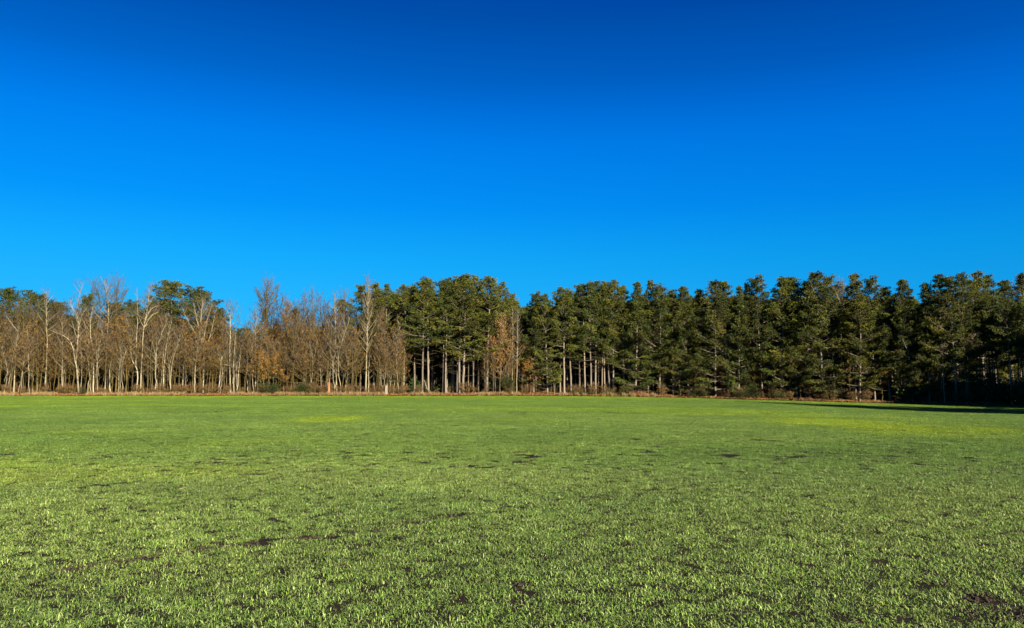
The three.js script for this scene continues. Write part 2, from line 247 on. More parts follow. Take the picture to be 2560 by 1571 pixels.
// bare broadleaf trees along the left half, left to right: [label, depth behind the field edge, stems in pixels, look]
const BARE = [
  ['thin pale stem leaning right from the far left edge, crossing its neighbour low', 2.2, [[[18, 984], [27, 940], [33, 900], [40, 850]]], { r0: .10, n: 14, seed: 11 }],
  ['slender pale tree just right of the leaning far left stem, forked wide at its top', 2.8, [[[34, 984], [41, 880], [43, 800]], [[42, 830], [25, 800], [8, 790]]], { r0: .11, n: 20, seed: 12, reach: .26 }],
  ['grey bushy-topped tree between the far left stems and the tall straight pole tree', 3.5, [[[56, 984], [58, 860], [60, 752]], [[59, 850], [45, 800], [40, 755]], [[59, 850], [74, 800], [80, 748]]], { r0: .13, n: 22, seed: 13, bark: TAN }],
  ['brown crooked tree rising close left of the tall straight pole tree', 4.2, [[[92, 984], [96, 880], [97, 800], [100, 765]]], { r0: .11, n: 22, seed: 14, bark: TAN, reach: .24 }],
  ['tall straight pale tree like a pole with short twigs and a feathery tip, far left', 2, [[[113, 984], [116, 860], [111, 780], [111, 729]]], { r0: .16, n: 34, seed: 15, reach: .15, start: .35 }],
  ['short white stem standing alone in a dark gap left of the big forked tree', 1.6, [[[156, 984], [155, 930], [152, 870]]], { r0: .11, n: 10, seed: 16, reach: .22, start: .5 }],
  ['tan tree behind the short white stem with a spreading twiggy top', 5, [[[146, 984], [150, 880], [158, 790]], [[152, 860], [135, 820], [118, 790]]], { r0: .12, n: 24, seed: 17, bark: TAN, reach: .26 }],
  ['big pale tree with swollen leaning foot, forked low into two long limbs', 1.8, [[[197, 984], [192, 930], [187, 905], [193, 850], [197, 780], [206, 706]], [[189, 915], [178, 862], [165, 845], [130, 827]], [[192, 862], [198, 800], [178, 765], [176, 750]], [[194, 830], [208, 790], [222, 770]]], { r0: .20, n: 26, seed: 18, start: .45 }],
  ['thin pale stem leaning left just right of the big forked tree', 1.7, [[[227, 985], [221, 920], [208, 845]]], { r0: .11, n: 12, seed: 19, start: .5 }],
  ['straight pale tree right of the left-leaning thin stem, bare to half its height', 2, [[[233, 985], [229, 890], [229, 820], [231, 766]]], { r0: .12, n: 20, seed: 20, start: .5, reach: .2 }],
  ['high feathery bare crown above the dark pines, left of the middle of three such', 8, [[[243, 985], [240, 850], [246, 760], [238, 708]], [[246, 770], [232, 745], [226, 722]]], { r0: .15, n: 40, seed: 21, reach: .2, start: .5, twigs: .8, bark: GREY }],
  ['high feathery bare crown above the dark pines, the middle of three side by side', 6, [[[262, 985], [268, 850], [269, 770], [264, 703]]], { r0: .15, n: 44, seed: 22, reach: .17, start: .45, twigs: .8 }],
  ['high feathery bare crown above the dark pines, right of the middle of three such', 8, [[[300, 985], [297, 860], [292, 760], [296, 702]], [[293, 770], [308, 745], [322, 728]]], { r0: .15, n: 44, seed: 23, reach: .19, start: .5, twigs: .8, bark: GREY }],
  ['short pale trunk among brown leaves below the three feathery crowns', 1.6, [[[275, 985], [274, 930], [277, 875]]], { r0: .12, n: 12, seed: 24, start: .5 }],
  ['wide tan trunk with brown leaves right of the short pale trunk', 2.2, [[[288, 985], [291, 930], [296, 860], [303, 800]]], { r0: .15, n: 22, seed: 25, bark: TAN, leaf: RUST, leaves: .5, reach: .24 }],
  ['pale tree with an S-bent trunk that forks into two upright stems', 1.8, [[[340, 986], [341, 925], [326, 895], [322, 850], [313, 790]], [[338, 915], [336, 870], [340, 800], [345, 720]]], { r0: .14, n: 26, seed: 26, start: .5, twigs: 1.3 }],
  ['thin grey stem tucked close left of the S-bent pale tree', 2.4, [[[314, 986], [318, 900], [316, 830]]], { r0: .10, n: 14, seed: 27, bark: TAN }],
  ['tall pale tree swept right in a long curve, feathery tip clear of the wood', 1.9, [[[350, 986], [356, 900], [362, 830], [367, 770], [371, 714]], [[364, 800], [380, 775], [394, 762]], [[363, 815], [382, 790], [398, 780]]], { r0: .16, n: 30, seed: 28, start: .5, reach: .17, twigs: 1.2 }],
  ['pale stem, leftmost of the four leaning right in a fan beside the swept tree', 1.7, [[[388, 986], [391, 900], [393, 830]]], { r0: .12, n: 16, seed: 29, start: .45 }],
  ['pale stem, second from left of the four leaning right in a fan', 1.9, [[[400, 986], [406, 900], [410, 835]]], { r0: .12, n: 16, seed: 30, start: .45 }],
  ['pale stem, third from left of the four leaning right in a fan', 1.7, [[[406, 986], [412, 905], [421, 850], [428, 800]]], { r0: .12, n: 18, seed: 31, start: .45 }],
  ['pale stem, rightmost and most tilted of the four leaning right in a fan', 1.8, [[[424, 986], [432, 905], [446, 850], [450, 825]]], { r0: .12, n: 18, seed: 32, start: .45 }],
  ['pale trunk bent at half height, next right of the fan of four stems', 2, [[[457, 986], [459, 920], [463, 870], [450, 825]]], { r0: .13, n: 18, seed: 33, leaf: RUST, leaves: .25 }],
  ['thin straight white stem between the bent trunk and the vase-shaped tree', 2.4, [[[487, 986], [488, 920], [489, 855]]], { r0: .09, n: 12, seed: 34 }],
  ['vase-shaped bare tree fanning many long limbs before a rounded pine crown', 3, [[[507, 986], [508, 880], [504, 800], [510, 745]], [[507, 880], [490, 835], [465, 790], [456, 770]], [[506, 870], [490, 800], [484, 752]], [[508, 880], [524, 840], [534, 800], [540, 770]], [[507, 860], [515, 800], [530, 760]]], { r0: .15, n: 20, seed: 35, reach: .2, start: .5 }],
  ['pale trunk leaning right with one side limb, right of the vase-shaped tree', 1.8, [[[544, 986], [549, 930], [557, 895], [561, 885]], [[556, 912], [570, 914], [582, 920]]], { r0: .13, n: 14, seed: 36, start: .5 }],
  ['brown leafy tree filling the gap right of the vase-shaped tree, low rusty crown', 2.6, [[[530, 986], [534, 920], [545, 860]], [[534, 920], [520, 880], [508, 862]]], { r0: .12, n: 30, seed: 37, leaf: RUST, leaves: .8, reach: .36, start: .3, bark: TAN }],
  ['straight tan tree with a thin top rising left of the dip in the skyline', 2.4, [[[575, 986], [575, 890], [574, 800], [573, 765]]], { r0: .12, n: 24, seed: 38, start: .45 }],
  ['pale stem, left one of a close pair under the dip in the skyline', 1.7, [[[585, 986], [585, 900], [588, 830]]], { r0: .13, n: 16, seed: 39 }],
  ['pale stem, right one of a close pair under the dip, tilted right', 1.8, [[[592, 986], [600, 905], [606, 850]]], { r0: .11, n: 16, seed: 40 }],
  ['stout white trunk below the brightest orange leaves, bare and short', 1.8, [[[619, 986], [618, 940], [620, 890]]], { r0: .14, n: 12, seed: 41, start: .5 }],
  ['bright pole-like trunk right of the dip, bare until a small fine top', 4, [[[638, 986], [638, 880], [640, 775]]], { r0: .15, n: 22, seed: 42, start: .6 }],
  ['broad bare crown of fine upswept branches, tallest in the middle left wood', 9, [[[666, 986], [664, 850], [668, 770], [669, 704]], [[667, 780], [650, 745], [640, 727]], [[667, 780], [686, 745], [694, 715]]], { r0: .17, n: 50, seed: 43, reach: .2, start: .5, twigs: .8, bark: GREY }],
  ['small tree of bright orange leaves hanging low beside the round green bush', 1.4, [[[655, 986], [650, 940], [648, 890]], [[652, 950], [675, 920], [690, 900]], [[652, 950], [690, 945], [722, 955]]], { r0: .08, n: 26, seed: 44, leaf: ORANGE, leaves: 1, reach: .42, start: .3, bark: TAN }],
  ['brown pointed leafy tree right of the broad fine crown', 4, [[[716, 986], [716, 870], [716, 765]]], { r0: .14, n: 60, seed: 45, leaf: RUST, leaves: .7, reach: .22, start: .2, angle: .55, bark: TAN }],
  ['grey tree with pink-tinged upright twigs right of the pointed brown tree', 5, [[[742, 986], [744, 850], [742, 764]], [[744, 860], [760, 800], [764, 740]]], { r0: .14, n: 36, seed: 46, twigs: .8, bark: TAN, start: .35 }],
  ['dense drooping brown thicket tree arching over the wide green bush', 1.8, [[[756, 986], [758, 940], [760, 885]], [[757, 950], [742, 915], [734, 900]], [[757, 950], [774, 915], [782, 898]]], { r0: .09, n: 40, seed: 47, reach: .5, angle: 1.2, twigs: 1.6, bark: GREY, leaf: [.1, .052, .022], leaves: .15 }],
  ['tall twiggy grey tree over the right end of the wide green bush', 6, [[[786, 986], [784, 860], [780, 725]], [[783, 850], [768, 790], [760, 730]]], { r0: .15, n: 44, seed: 48, twigs: .8, bark: GREY, start: .4 }],
  ['crooked pale tree with a forked elbow, left of the reddish stump', 2, [[[818, 986], [820, 920], [824, 880], [828, 820]], [[822, 892], [838, 880], [842, 868]], [[822, 900], [806, 905], [796, 915]]], { r0: .13, n: 26, seed: 49, reach: .26, start: .4 }],
  ['slim pale pole with pink twigs at its tip, behind the reddish stump', 5, [[[842, 986], [840, 860], [838, 733]]], { r0: .13, n: 40, seed: 50, twigs: .8, start: .4, reach: .18 }],
  ['slim grey pole with a fuzzy top next left of the tallest vase crown', 5, [[[866, 986], [862, 850], [860, 726]], [[862, 850], [872, 790], [878, 750]]], { r0: .13, n: 40, seed: 51, twigs: .8, start: .35, bark: TAN }],
  ['tallest bare tree with a narrow pale vase crown before the dark pines', 1.8, [[[914, 986], [916, 890], [918, 800], [920, 703]]], { r0: .19, n: 60, seed: 52, start: .35, reach: .2, angle: .55, twigs: 1 }],
  ['thin pale trunk hugging the right side of the tallest vase-crowned tree', 1.9, [[[921, 986], [922, 930], [924, 880]]], { r0: .10, n: 12, seed: 53 }],
  ['brown leaning tree left of the vase-crowned tree with orange leaves at its foot', 2, [[[890, 986], [888, 900], [884, 830]], [[888, 910], [874, 870], [868, 850]]], { r0: .11, n: 36, seed: 54, leaf: RUST, leaves: .35, bark: TAN, reach: .3 }],
  ['reddish brown twiggy tree right of the vase-crowned tree', 2.4, [[[950, 986], [949, 880], [951, 780]]], { r0: .12, n: 46, seed: 55, bark: [.12, .07, .04], leaf: [.13, .06, .022], leaves: .3, reach: .22, start: .25 }],
  ['low spreading tree, brushy red-brown limbs reaching over the dark pine gap', 1.6, [[[968, 986], [970, 930], [990, 880], [1002, 845]], [[970, 940], [955, 905], [950, 890]], [[985, 890], [1005, 870], [1012, 862]]], { r0: .10, n: 44, seed: 56, leaf: [.14, .07, .022], leaves: .35, bark: [.13, .085, .048], reach: .36, start: .25 }],
  ['small arching tan tree with drooping twigs at the left side of the dark pine gap', 1.4, [[[996, 986], [990, 940], [978, 905]], [[993, 950], [1000, 915], [1006, 895]]], { r0: .07, n: 36, seed: 57, reach: .5, angle: 1.1, bark: TAN, leaf: RUST, leaves: .25 }],
  ['tan young tree with a dense brush of upright twigs, right of the pine trunks', 1.5, [[[1250, 986], [1252, 930], [1256, 860], [1258, 800]], [[1252, 950], [1236, 900], [1228, 850]], [[1252, 940], [1272, 900], [1280, 860]]], { r0: .10, n: 50, seed: 58, bark: [.19, .115, .048], leaf: [.25, .125, .032], leaves: .6, reach: .3, start: .2, angle: .7 }],
  ['thin white straight trunk running up in front of the pines, left of a close pair', 1.3, [[[1280, 986], [1282, 890], [1281, 770]]], { r0: .09, n: 34, seed: 59, reach: .1, start: .3 }],
  ['thin white trunk with short side twigs, right of a close pair before the pines', 1.2, [[[1291, 986], [1293, 880], [1295, 775]]], { r0: .10, n: 40, seed: 60, reach: .11, start: .35 }],
  ['small tree of orange leaves at the foot of the two white trunks', 1.6, [[[1326, 986], [1326, 945], [1328, 905]], [[1326, 950], [1318, 925], [1312, 915]]], { r0: .08, n: 26, seed: 61, leaf: ORANGE, leaves: .8, reach: .34, start: .25, bark: [.2, .1, .045] }],
  ['rusty leaved small tree left of the round young pine, under low pine boughs', 3, [[[1306, 986], [1308, 920], [1312, 875]]], { r0: .07, n: 26, seed: 62, leaf: RUST, leaves: .7, reach: .36, start: .3, bark: TAN }],
  ['grey twiggy dead tree hanging in the dark gap right of the white pine trunks', 3, [[[1617, 986], [1617, 920], [1612, 880]], [[1616, 925], [1600, 920], [1592, 922]]], { r0: .07, n: 30, seed: 63, bark: GREY, reach: .4, start: .35, twigs: 1.5 }],
  ['pale bare crown standing up among the right-hand pines, widest there', 2.5, [[[2104, 1000], [2104, 880], [2104, 770], [2105, 712]], [[2104, 775], [2090, 740], [2080, 725]], [[2104, 775], [2120, 745], [2135, 735]]], { r0: .14, n: 40, seed: 64, bark: [.23, .18, .105], reach: .16, start: .55, angle: .6 }],
  ['brown bare treetop left of the widest pale crown among the right-hand pines', 3, [[[2028, 1000], [2026, 860], [2027, 735]]], { r0: .11, n: 40, seed: 65, bark: [.12, .072, .042], reach: .13, start: .5 }],
  ['small white branching treetop between the last sunlit pines on the right', 2.5, [[[2352, 1005], [2353, 860], [2351, 735]], [[2352, 775], [2340, 752], [2335, 742]]], { r0: .11, n: 30, seed: 66, reach: .12, start: .6 }],
  ['bare crown lit at the far right edge over the black shade', 1, [[[2552, 1010], [2554, 850], [2552, 700]], [[2553, 760], [2545, 745], [2535, 735]]], { r0: .13, n: 30, seed: 67, reach: .17, start: .5 }],
  ['thin grey dead pole with stub twigs in the dark middle of the right-hand pines', .8, [[[1974, 1000], [1974, 930], [1973, 860]]], { r0: .07, n: 14, seed: 68, bark: GREY, reach: .12 }],
  ['thin white stem bent over low in the shade near the right edge', .8, [[[2362, 1004], [2358, 900], [2350, 870]]], { r0: .07, n: 12, seed: 69, reach: .15 }],
  ['brown leaved small tree low before the yellowish pine boughs', 1, [[[1742, 996], [1744, 950], [1748, 915]]], { r0: .07, n: 26, seed: 70, leaf: [.10, .058, .018], leaves: .8, reach: .4, start: .25, bark: TAN }],
  ['rusty leaved small tree low under the level pine boughs', 1, [[[1884, 998], [1886, 955], [1890, 925]]], { r0: .06, n: 24, seed: 71, leaf: RUST, leaves: .8, reach: .36, start: .3, bark: TAN }],
  ['rusty twiggy small tree right of the thin grey dead pole', 1.2, [[[2002, 1000], [2003, 930], [2006, 885]]], { r0: .07, n: 26, seed: 72, leaf: [.12, .058, .016], leaves: .75, reach: .3, start: .35, bark: TAN }],
  ['brown hanging tangle of twigs between pines right of the skyline dip', 1.2, [[[2246, 1004], [2246, 900], [2250, 826]]], { r0: .08, n: 30, seed: 73, reach: .2, start: .5, bark: TAN, leaf: [.10, .06, .025], leaves: .3 }],
  ['rusty leaved small tree low in the shade left of the bent white stem', .9, [[[2206, 1003], [2208, 955], [2214, 930]]], { r0: .07, n: 28, seed: 74, leaf: RUST, leaves: .8, reach: .4, start: .3, bark: TAN }],
  ['golden brown tangle low between the last sunlit pines and black shade', 1, [[[2424, 1008], [2424, 900], [2428, 850]]], { r0: .08, n: 30, seed: 75, leaf: [.12, .085, .03], leaves: .6, reach: .2, start: .45, bark: TAN }],
];
for (const [label, off, stems, spec] of BARE) bare(spec.leaves >= .7 ? 'brown_leaved_tree' : 'bare_tree', stems, depthAt(stems[0][0][0], off + 0.6), label, spec, null, spec.leaves >= .7 ? 'leafy tree' : 'bare tree');

// young filler stems between the trees above: clones of eight shapes
{
  const protos = [1, 2, 3, 4, 5, 6, 7, 8].map((k) => {
    const R = rng(900 + k), h = 8, s = bareShape({ stems: [[V(0, 0, 0), V((R() - .5) * .9, h * .5, (R() - .5) * .6), V((R() - .5) * 1.8, h, (R() - .5))], ...(k % 3 === 0 ? [[V(0, h * .3, 0), V(.5, h * .55, .1), V(.9, h * .85, .2)]] : [])], r0: .038 + .018 * R(), n: 14 + k, start: .3, reach: .28, twigs: .75, bark: mul([PALE, TAN, GREY][k % 3], .95), twig: [.042, .031, .012], leaf: k % 4 ? [.11, .062, .016] : RUST, leaves: k % 2 ? .12 : 0.7, seed: 950 + k });
    const g = new THREE.Group();
    part('trunk', s.trunk, barkMat, g); part('branches', s.branches, barkMat, g); part('twigs', s.twigs, barkMat, g); if (s.leaves) part('leaves', s.leaves, leafMat, g);
    return g;
  });
  const R = rng(77), taken = new Map(), tone = ['grey', 'tan', 'pale'], MARKS = [[2, 'the left edge of view'], [38, 'the far left wide-forked tree'], [58, 'the grey bushy-topped tree'], [96, 'the brown crooked tree'], [113, 'the tall pole tree'], [156, 'the short white stem'], [195, 'the big forked tree'], [227, 'the thin left-leaning stem'], [264, 'the middle feathery crown'], [290, 'the wide tan trunk'], [316, 'the thin grey stem'], [340, 'the S-bent tree'], [362, 'the long swept tree'], [392, 'the first stem of the fan'], [430, 'the last stem of the fan'], [458, 'the bent trunk'], [488, 'the straight white stem'], [507, 'the vase-shaped tree'], [550, 'the trunk with one side limb'], [590, 'the close pair under the dip'], [619, 'the stout white trunk'], [638, 'the bright pole-like trunk'], [668, 'the broad fine crown'], [716, 'the pointed brown tree'], [757, 'the arching brown thicket'], [784, 'the wide green bush'], [822, 'the reddish stump'], [842, 'the slim pink-topped pole'], [866, 'the fuzzy grey pole'], [890, 'the brown leaning tree'], [917, 'the vase-crowned tree'], [950, 'the reddish twiggy tree'], [966, 'the pale stump'], [992, 'the small arching tree'], [1250, 'the tan brushy young tree'], [1286, 'the two thin white trunks'], [1326, 'the small orange tree'], [1386, 'the round young pine'], [1568, 'the edge green bush'], [1594, 'the brush pile'], [1645, 'the layered pine'], [1716, 'the yellowish pine'], [1782, 'the gap-topped pine'], [1840, 'the level-boughed pine'], [1898, 'the higher pine'], [1974, 'the grey dead pole'], [2028, 'the brown bare treetop'], [2104, 'the widest pale crown'], [2213, 'the skyline dip'], [2268, 'the pointed pine'], [2352, 'the white branching treetop'], [2430, 'the black shade']];
  for (const [u0, u1, n, lo, hi] of [[0, 108, 16, 800, 890], [118, 192, 13, 800, 890], [200, 335, 22, 790, 880], [345, 455, 16, 790, 880], [462, 580, 20, 800, 880], [596, 735, 22, 800, 880], [740, 905, 26, 790, 880], [926, 1010, 13, 800, 890], [1205, 1400, 10, 880, 930], [1560, 2400, 26, 890, 940]]) for (let i = 0; i < n; i++) {
    const u = u0 + (u1 - u0) * (i + R()) / n, off = 1 + 7 * R() * R(), D = depthAt(u, off), tall = R(), q = at(u, lerp(hi, lo, tall), D), y = land(q.x, -D), k = Math.floor(R() * 8), o = protos[k].clone(), s = (q.y - y) / 8;
    o.name = numbered('young_tree'); o.position.set(q.x, y - .05, -D); o.scale.set(s * .9 + .1, s, s * .9 + .1); o.rotation.y = R() * 6.28; scene.add(o);
    const mark = MARKS.reduce((a, b) => (Math.abs(b[0] - u) < Math.abs(a[0] - u) ? b : a)), d = u - mark[0];
    const side = Math.abs(d) < 5 ? (off > 2.5 ? 'behind' : 'at') : (Math.abs(d) < 18 ? 'close ' : '') + (d < 0 ? 'left of' : 'right of'), look = [tall < .33 ? 'short' : tall < .66 ? 'middling' : 'tall', tone[k % 3 === 0 ? 1 : k % 3 === 1 ? 0 : 2], (k + 1) % 3 === 0 ? 'forked' : '', (k + 1) % 2 ? '' : 'rusty-leaved'].filter(Boolean).join(' ');
    let label = `${look} young stem ${side} ${mark[1]}`;
    if (taken.has(label)) label += off > 3 ? ', farther back' : ', nearer';
    const first = taken.get(label);
    tag(o, label, 'sapling', first ? label + ' group' : null); if (first) first.userData.group = label + ' group'; else taken.set(label, o);
  }
}

// pines: [kind, u, v of the tip, metres behind the field edge, label, options]
const PINE = [
  ['dome', 30, 727, 16, 'dark round pine crown at the far left edge, behind the bare trees', { w: 1.25 }],
  ['dome', 82, 738, 16, 'dark pine crown next right of the far left round one', { w: 1.25 }],
  ['dome', 140, 758, 18, 'low dark pine crown behind the gap right of the tall pole tree', { w: 1.25 }],
  ['dome', 212, 745, 17, 'small dark pine crown behind the big forked tree', { w: .7 }],
  ['dome', 288, 762, 17, 'dark pine crown behind the three feathery bare crowns', { w: 1.25 }],
  ['dome', 340, 764, 18, 'low dark pine crown behind the S-bent pale tree', { w: 1.25 }],
  ['dome', 380, 766, 18, 'low dark pine crown behind the long swept pale tree', { w: 1.25 }],
  ['mid', 436, 706, 15, 'tallest dark pine over the left wood, ragged open top', { w: 1.35 }],
  ['dome', 410, 752, 17, 'dark pine shoulder left under the tallest pine of the left wood', { w: 1.25 }],
  ['dome', 506, 731, 13, 'broad rounded pine behind the vase-shaped bare tree', { w: 1.25 }],
  ['dome', 545, 775, 16, 'low pine right under the broad rounded pine'],
  ['high', 655, 772, 15, 'small lone pine crown in the skyline dip', { w: .7 }],
  ['high', 730, 775, 16, 'dark pine hidden behind the pointed brown leafy tree'],
  ['high', 858, 748, 14, 'dark pine peeping between slim grey poles left of the vase crown'],
  ['mid', 905, 714, 6, 'pine behind the left side of the tallest vase-crowned bare tree'],
  ['mid', 940, 707, 6, 'pine directly right of the vase-crowned bare tree top'],
  ['mid', 972, 708, 6, 'pine with spiky top, second right of the vase-crowned bare tree'],
  ['mid', 1012, 717, 5, 'pine at the left shoulder of the big central pine group'],
  ['mid', 1040, 709, 6, 'pine in the left slope of the central group'],
  ['mid', 1059, 702, 2.0, 'pale trunked pine, leftmost thick trunk of the central dark gap', { w: 1.1 }],
  ['high', 1074, 697, 2.4, 'pine with a kinked trunk and forked limbs, second thick trunk of the central gap', { w: 1.15 }],
  ['high', 1110, 704, 3, 'pine with the thinner trunk of a pair in the middle of the central gap'],
  ['high', 1117, 702, 2.2, 'pine with the thicker trunk of a pair in the middle of the central gap'],
  ['mid', 1135, 698, 3.5, 'pine between the two trunk pairs of the central gap'],
  ['high', 1150, 694, 2.0, 'pine with the left one of two thick pinkish trunks, central gap'],
  ['mid', 1160, 685, 2.3, 'highest pine of the central group, right one of two thick trunks', { w: 1.1 }],
  ['high', 1184, 691, 4, 'pine next right of the highest one in the central group'],
  ['mid', 1218, 698, 4, 'pine at the right shoulder of the central group', { w: 1.1 }],
  ['high', 1250, 713, 5, 'pine sloping down right of the central group'],
  ['mid', 1280, 735, 6, 'lowest pine top in the notch right of the central group', { w: .8 }],
  ['edge', 1333, 734, 3, 'low pine right of the notch, above the two thin white trunks'],
  ['edge', 1368, 731, 1.8, 'bright bushy pine with boughs down to its knees above orange leaves', { w: 1.1 }],
  ['mid', 1409, 724, 1.6, 'pine with a clear straight trunk at the right side of the bushy bright pine'],
  ['mid', 1426, 727, 1.8, 'pine with a pale trunk second right of the bushy bright pine'],
  ['mid', 1447, 715, 2.6, 'narrow pine left of the twin-peaked top', { w: .8 }],
  ['high', 1461, 712, 1.8, 'pine with a slightly bowed white trunk at the left of the trunk row', { w: .9 }],
  ['mid', 1476, 705, 1.7, 'tall pine, left peak of the twin-peaked top over the trunk row', { w: .9 }],
  ['high', 1487, 708, 1.9, 'tall pine, right peak of the twin-peaked top over the trunk row', { w: .9 }],
  ['high', 1493, 725, 2.6, 'slim pine standing close right of the twin-peaked pair', { w: .7 }],
  ['high', 1502, 722, 1.6, 'slim pine with the straightest white trunk in the trunk row', { w: .7 }],
  ['high', 1509, 716, 1.9, 'slim pine left of the spiked top with thin side spires', { w: .8 }],
  ['high', 1521, 704, 1.7, 'pine with a spiked top, first of the two rightmost trunks in the row', { w: .9 }],
  ['mid', 1530, 706, 1.9, 'pine with the rightmost trunk of the white trunk row', { w: .9 }],
  ['edge', 1556, 716, 3, 'dark pine in the shade right of the white trunk row'],
  ['edge', 1585, 703, 2, 'pine with a sharp left peak above the brush pile'],
  ['edge', 1616, 703, 2.6, 'pine with a sharp right peak above the brush pile'],
  ['edge', 1645, 716, 1.6, 'pine with layered boughs right of the brush pile'],
  ['edge', 1678, 720, 3, 'round-topped pine second right of the brush pile'],
  ['edge', 1716, 715, 1.8, 'pine with yellowish boughs third right of the brush pile'],
  ['edge', 1748, 722, 3.2, 'shadowed pine fourth right of the brush pile', { w: .9 }],
  ['edge', 1782, 704, 1.6, 'pine with gaps of sky in its top, fifth right of the brush pile'],
  ['edge', 1815, 703, 2.8, 'pine with twin spikes, sixth right of the brush pile'],
  ['edge', 1840, 712, 1.2, 'pine with long level boughs near the ground, left of the dark grey pole'],
  ['edge', 1866, 710, 3.4, 'narrow pine behind the long level boughs', { w: .8 }],
  ['edge', 1898, 695, 2.2, 'pine rising higher, second left of the thin grey dead pole'],
  ['edge', 1948, 687, 1.6, 'tall broad pine directly left of the thin grey dead pole', { w: 1.1 }],
  ['edge', 1982, 692, 3, 'tall pine behind the thin grey dead pole'],
  ['edge', 2012, 702, 2.4, 'dark pine between the grey pole and the brown bare treetop'],
  ['edge', 2049, 683, 2.2, 'tall pine right of the brown bare treetop'],
  ['mid', 2076, 690, 3.2, 'pine touching the left side of the widest pale bare crown'],
  ['mid', 2128, 683, 3.2, 'tall pine rising behind the right side of the widest pale bare crown'],
  ['edge', 2140, 735, 1.0, 'shorter pine below right of the widest pale bare crown', { w: 1.1 }],
  ['edge', 2175, 696, 2, 'dense pine, first right of the widest pale bare crown'],
  ['edge', 2213, 713, 2.6, 'pine in a dip of the skyline, second right of the widest pale bare crown'],
  ['edge', 2268, 697, 1.8, 'pointed pine right of the skyline dip with boughs sweeping low'],
  ['edge', 2310, 706, 2.6, 'pine in the slope left of the small white branching treetop'],
  ['mid', 2345, 685, 3.2, 'big rounded pine behind the small white branching treetop', { w: 1.1 }],
  ['edge', 2376, 690, 2, 'pine directly right of the small white branching treetop'],
  ['mid', 2401, 679, 3, 'pine with a small sharp knob of a top near the right end'],
  ['edge', 2430, 702, 1.6, 'sunlit golden-green pine, last full one before the black shade', { w: 1.15 }],
  ['mid', 2446, 677, 3, 'tallest narrow spire at the right end of the sunlit pines', { w: .8 }],
  ['mid', 2478, 685, 2.6, 'open-topped pine at the edge of the black shade'],
  ['edge', 2520, 700, 2, 'shaded pine in the black corner, left one'],
  ['edge', 2553, 682, 1.6, 'shaded pine cut by the right edge of view'],
];
for (const [kind, u, v, off, label, opt] of PINE) pine(kind, u, v, depthAt(u, off), label, null, opt);

// the wood goes on round the right side of the field, outside the view: it shades the right corner and throws the long shadow
{
  const R = rng(4242), stand = (kind, x, z, H) => { const list = PINES[kind], src = list[Math.floor(R() * list.length)], o = src.clone(); o.name = numbered('pine_tree'); o.userData = {}; const s = H / 18; o.scale.set(s * 1.15, s, s * 1.15); o.position.set(x, land(x, z) - .05, z); o.rotation.y = R() * 6.28; scene.add(o); tag(o, 'pine of the wood that continues beyond the right edge of view', 'pine tree', 'pines beyond the right edge of view'); };
  for (let i = 0; i < 26; i++) stand('edge', 73 + 3.2 * (i % 4) + 2 * R(), -92 + 1.25 * i, 15 + 3 * R());
  for (let i = 0; i < 20; i++) stand('high', 58.5 + 1.7 * i + R(), -42 + .5 * i + 2.5 * R() * (i % 2 ? 1 : -.3), 18.5 + 2.5 * R());
  for (let i = 0; i < 18; i++) stand('edge', 76 + 3.5 * (i % 4) + R(), -60 - i, 16 + 3 * R());
}

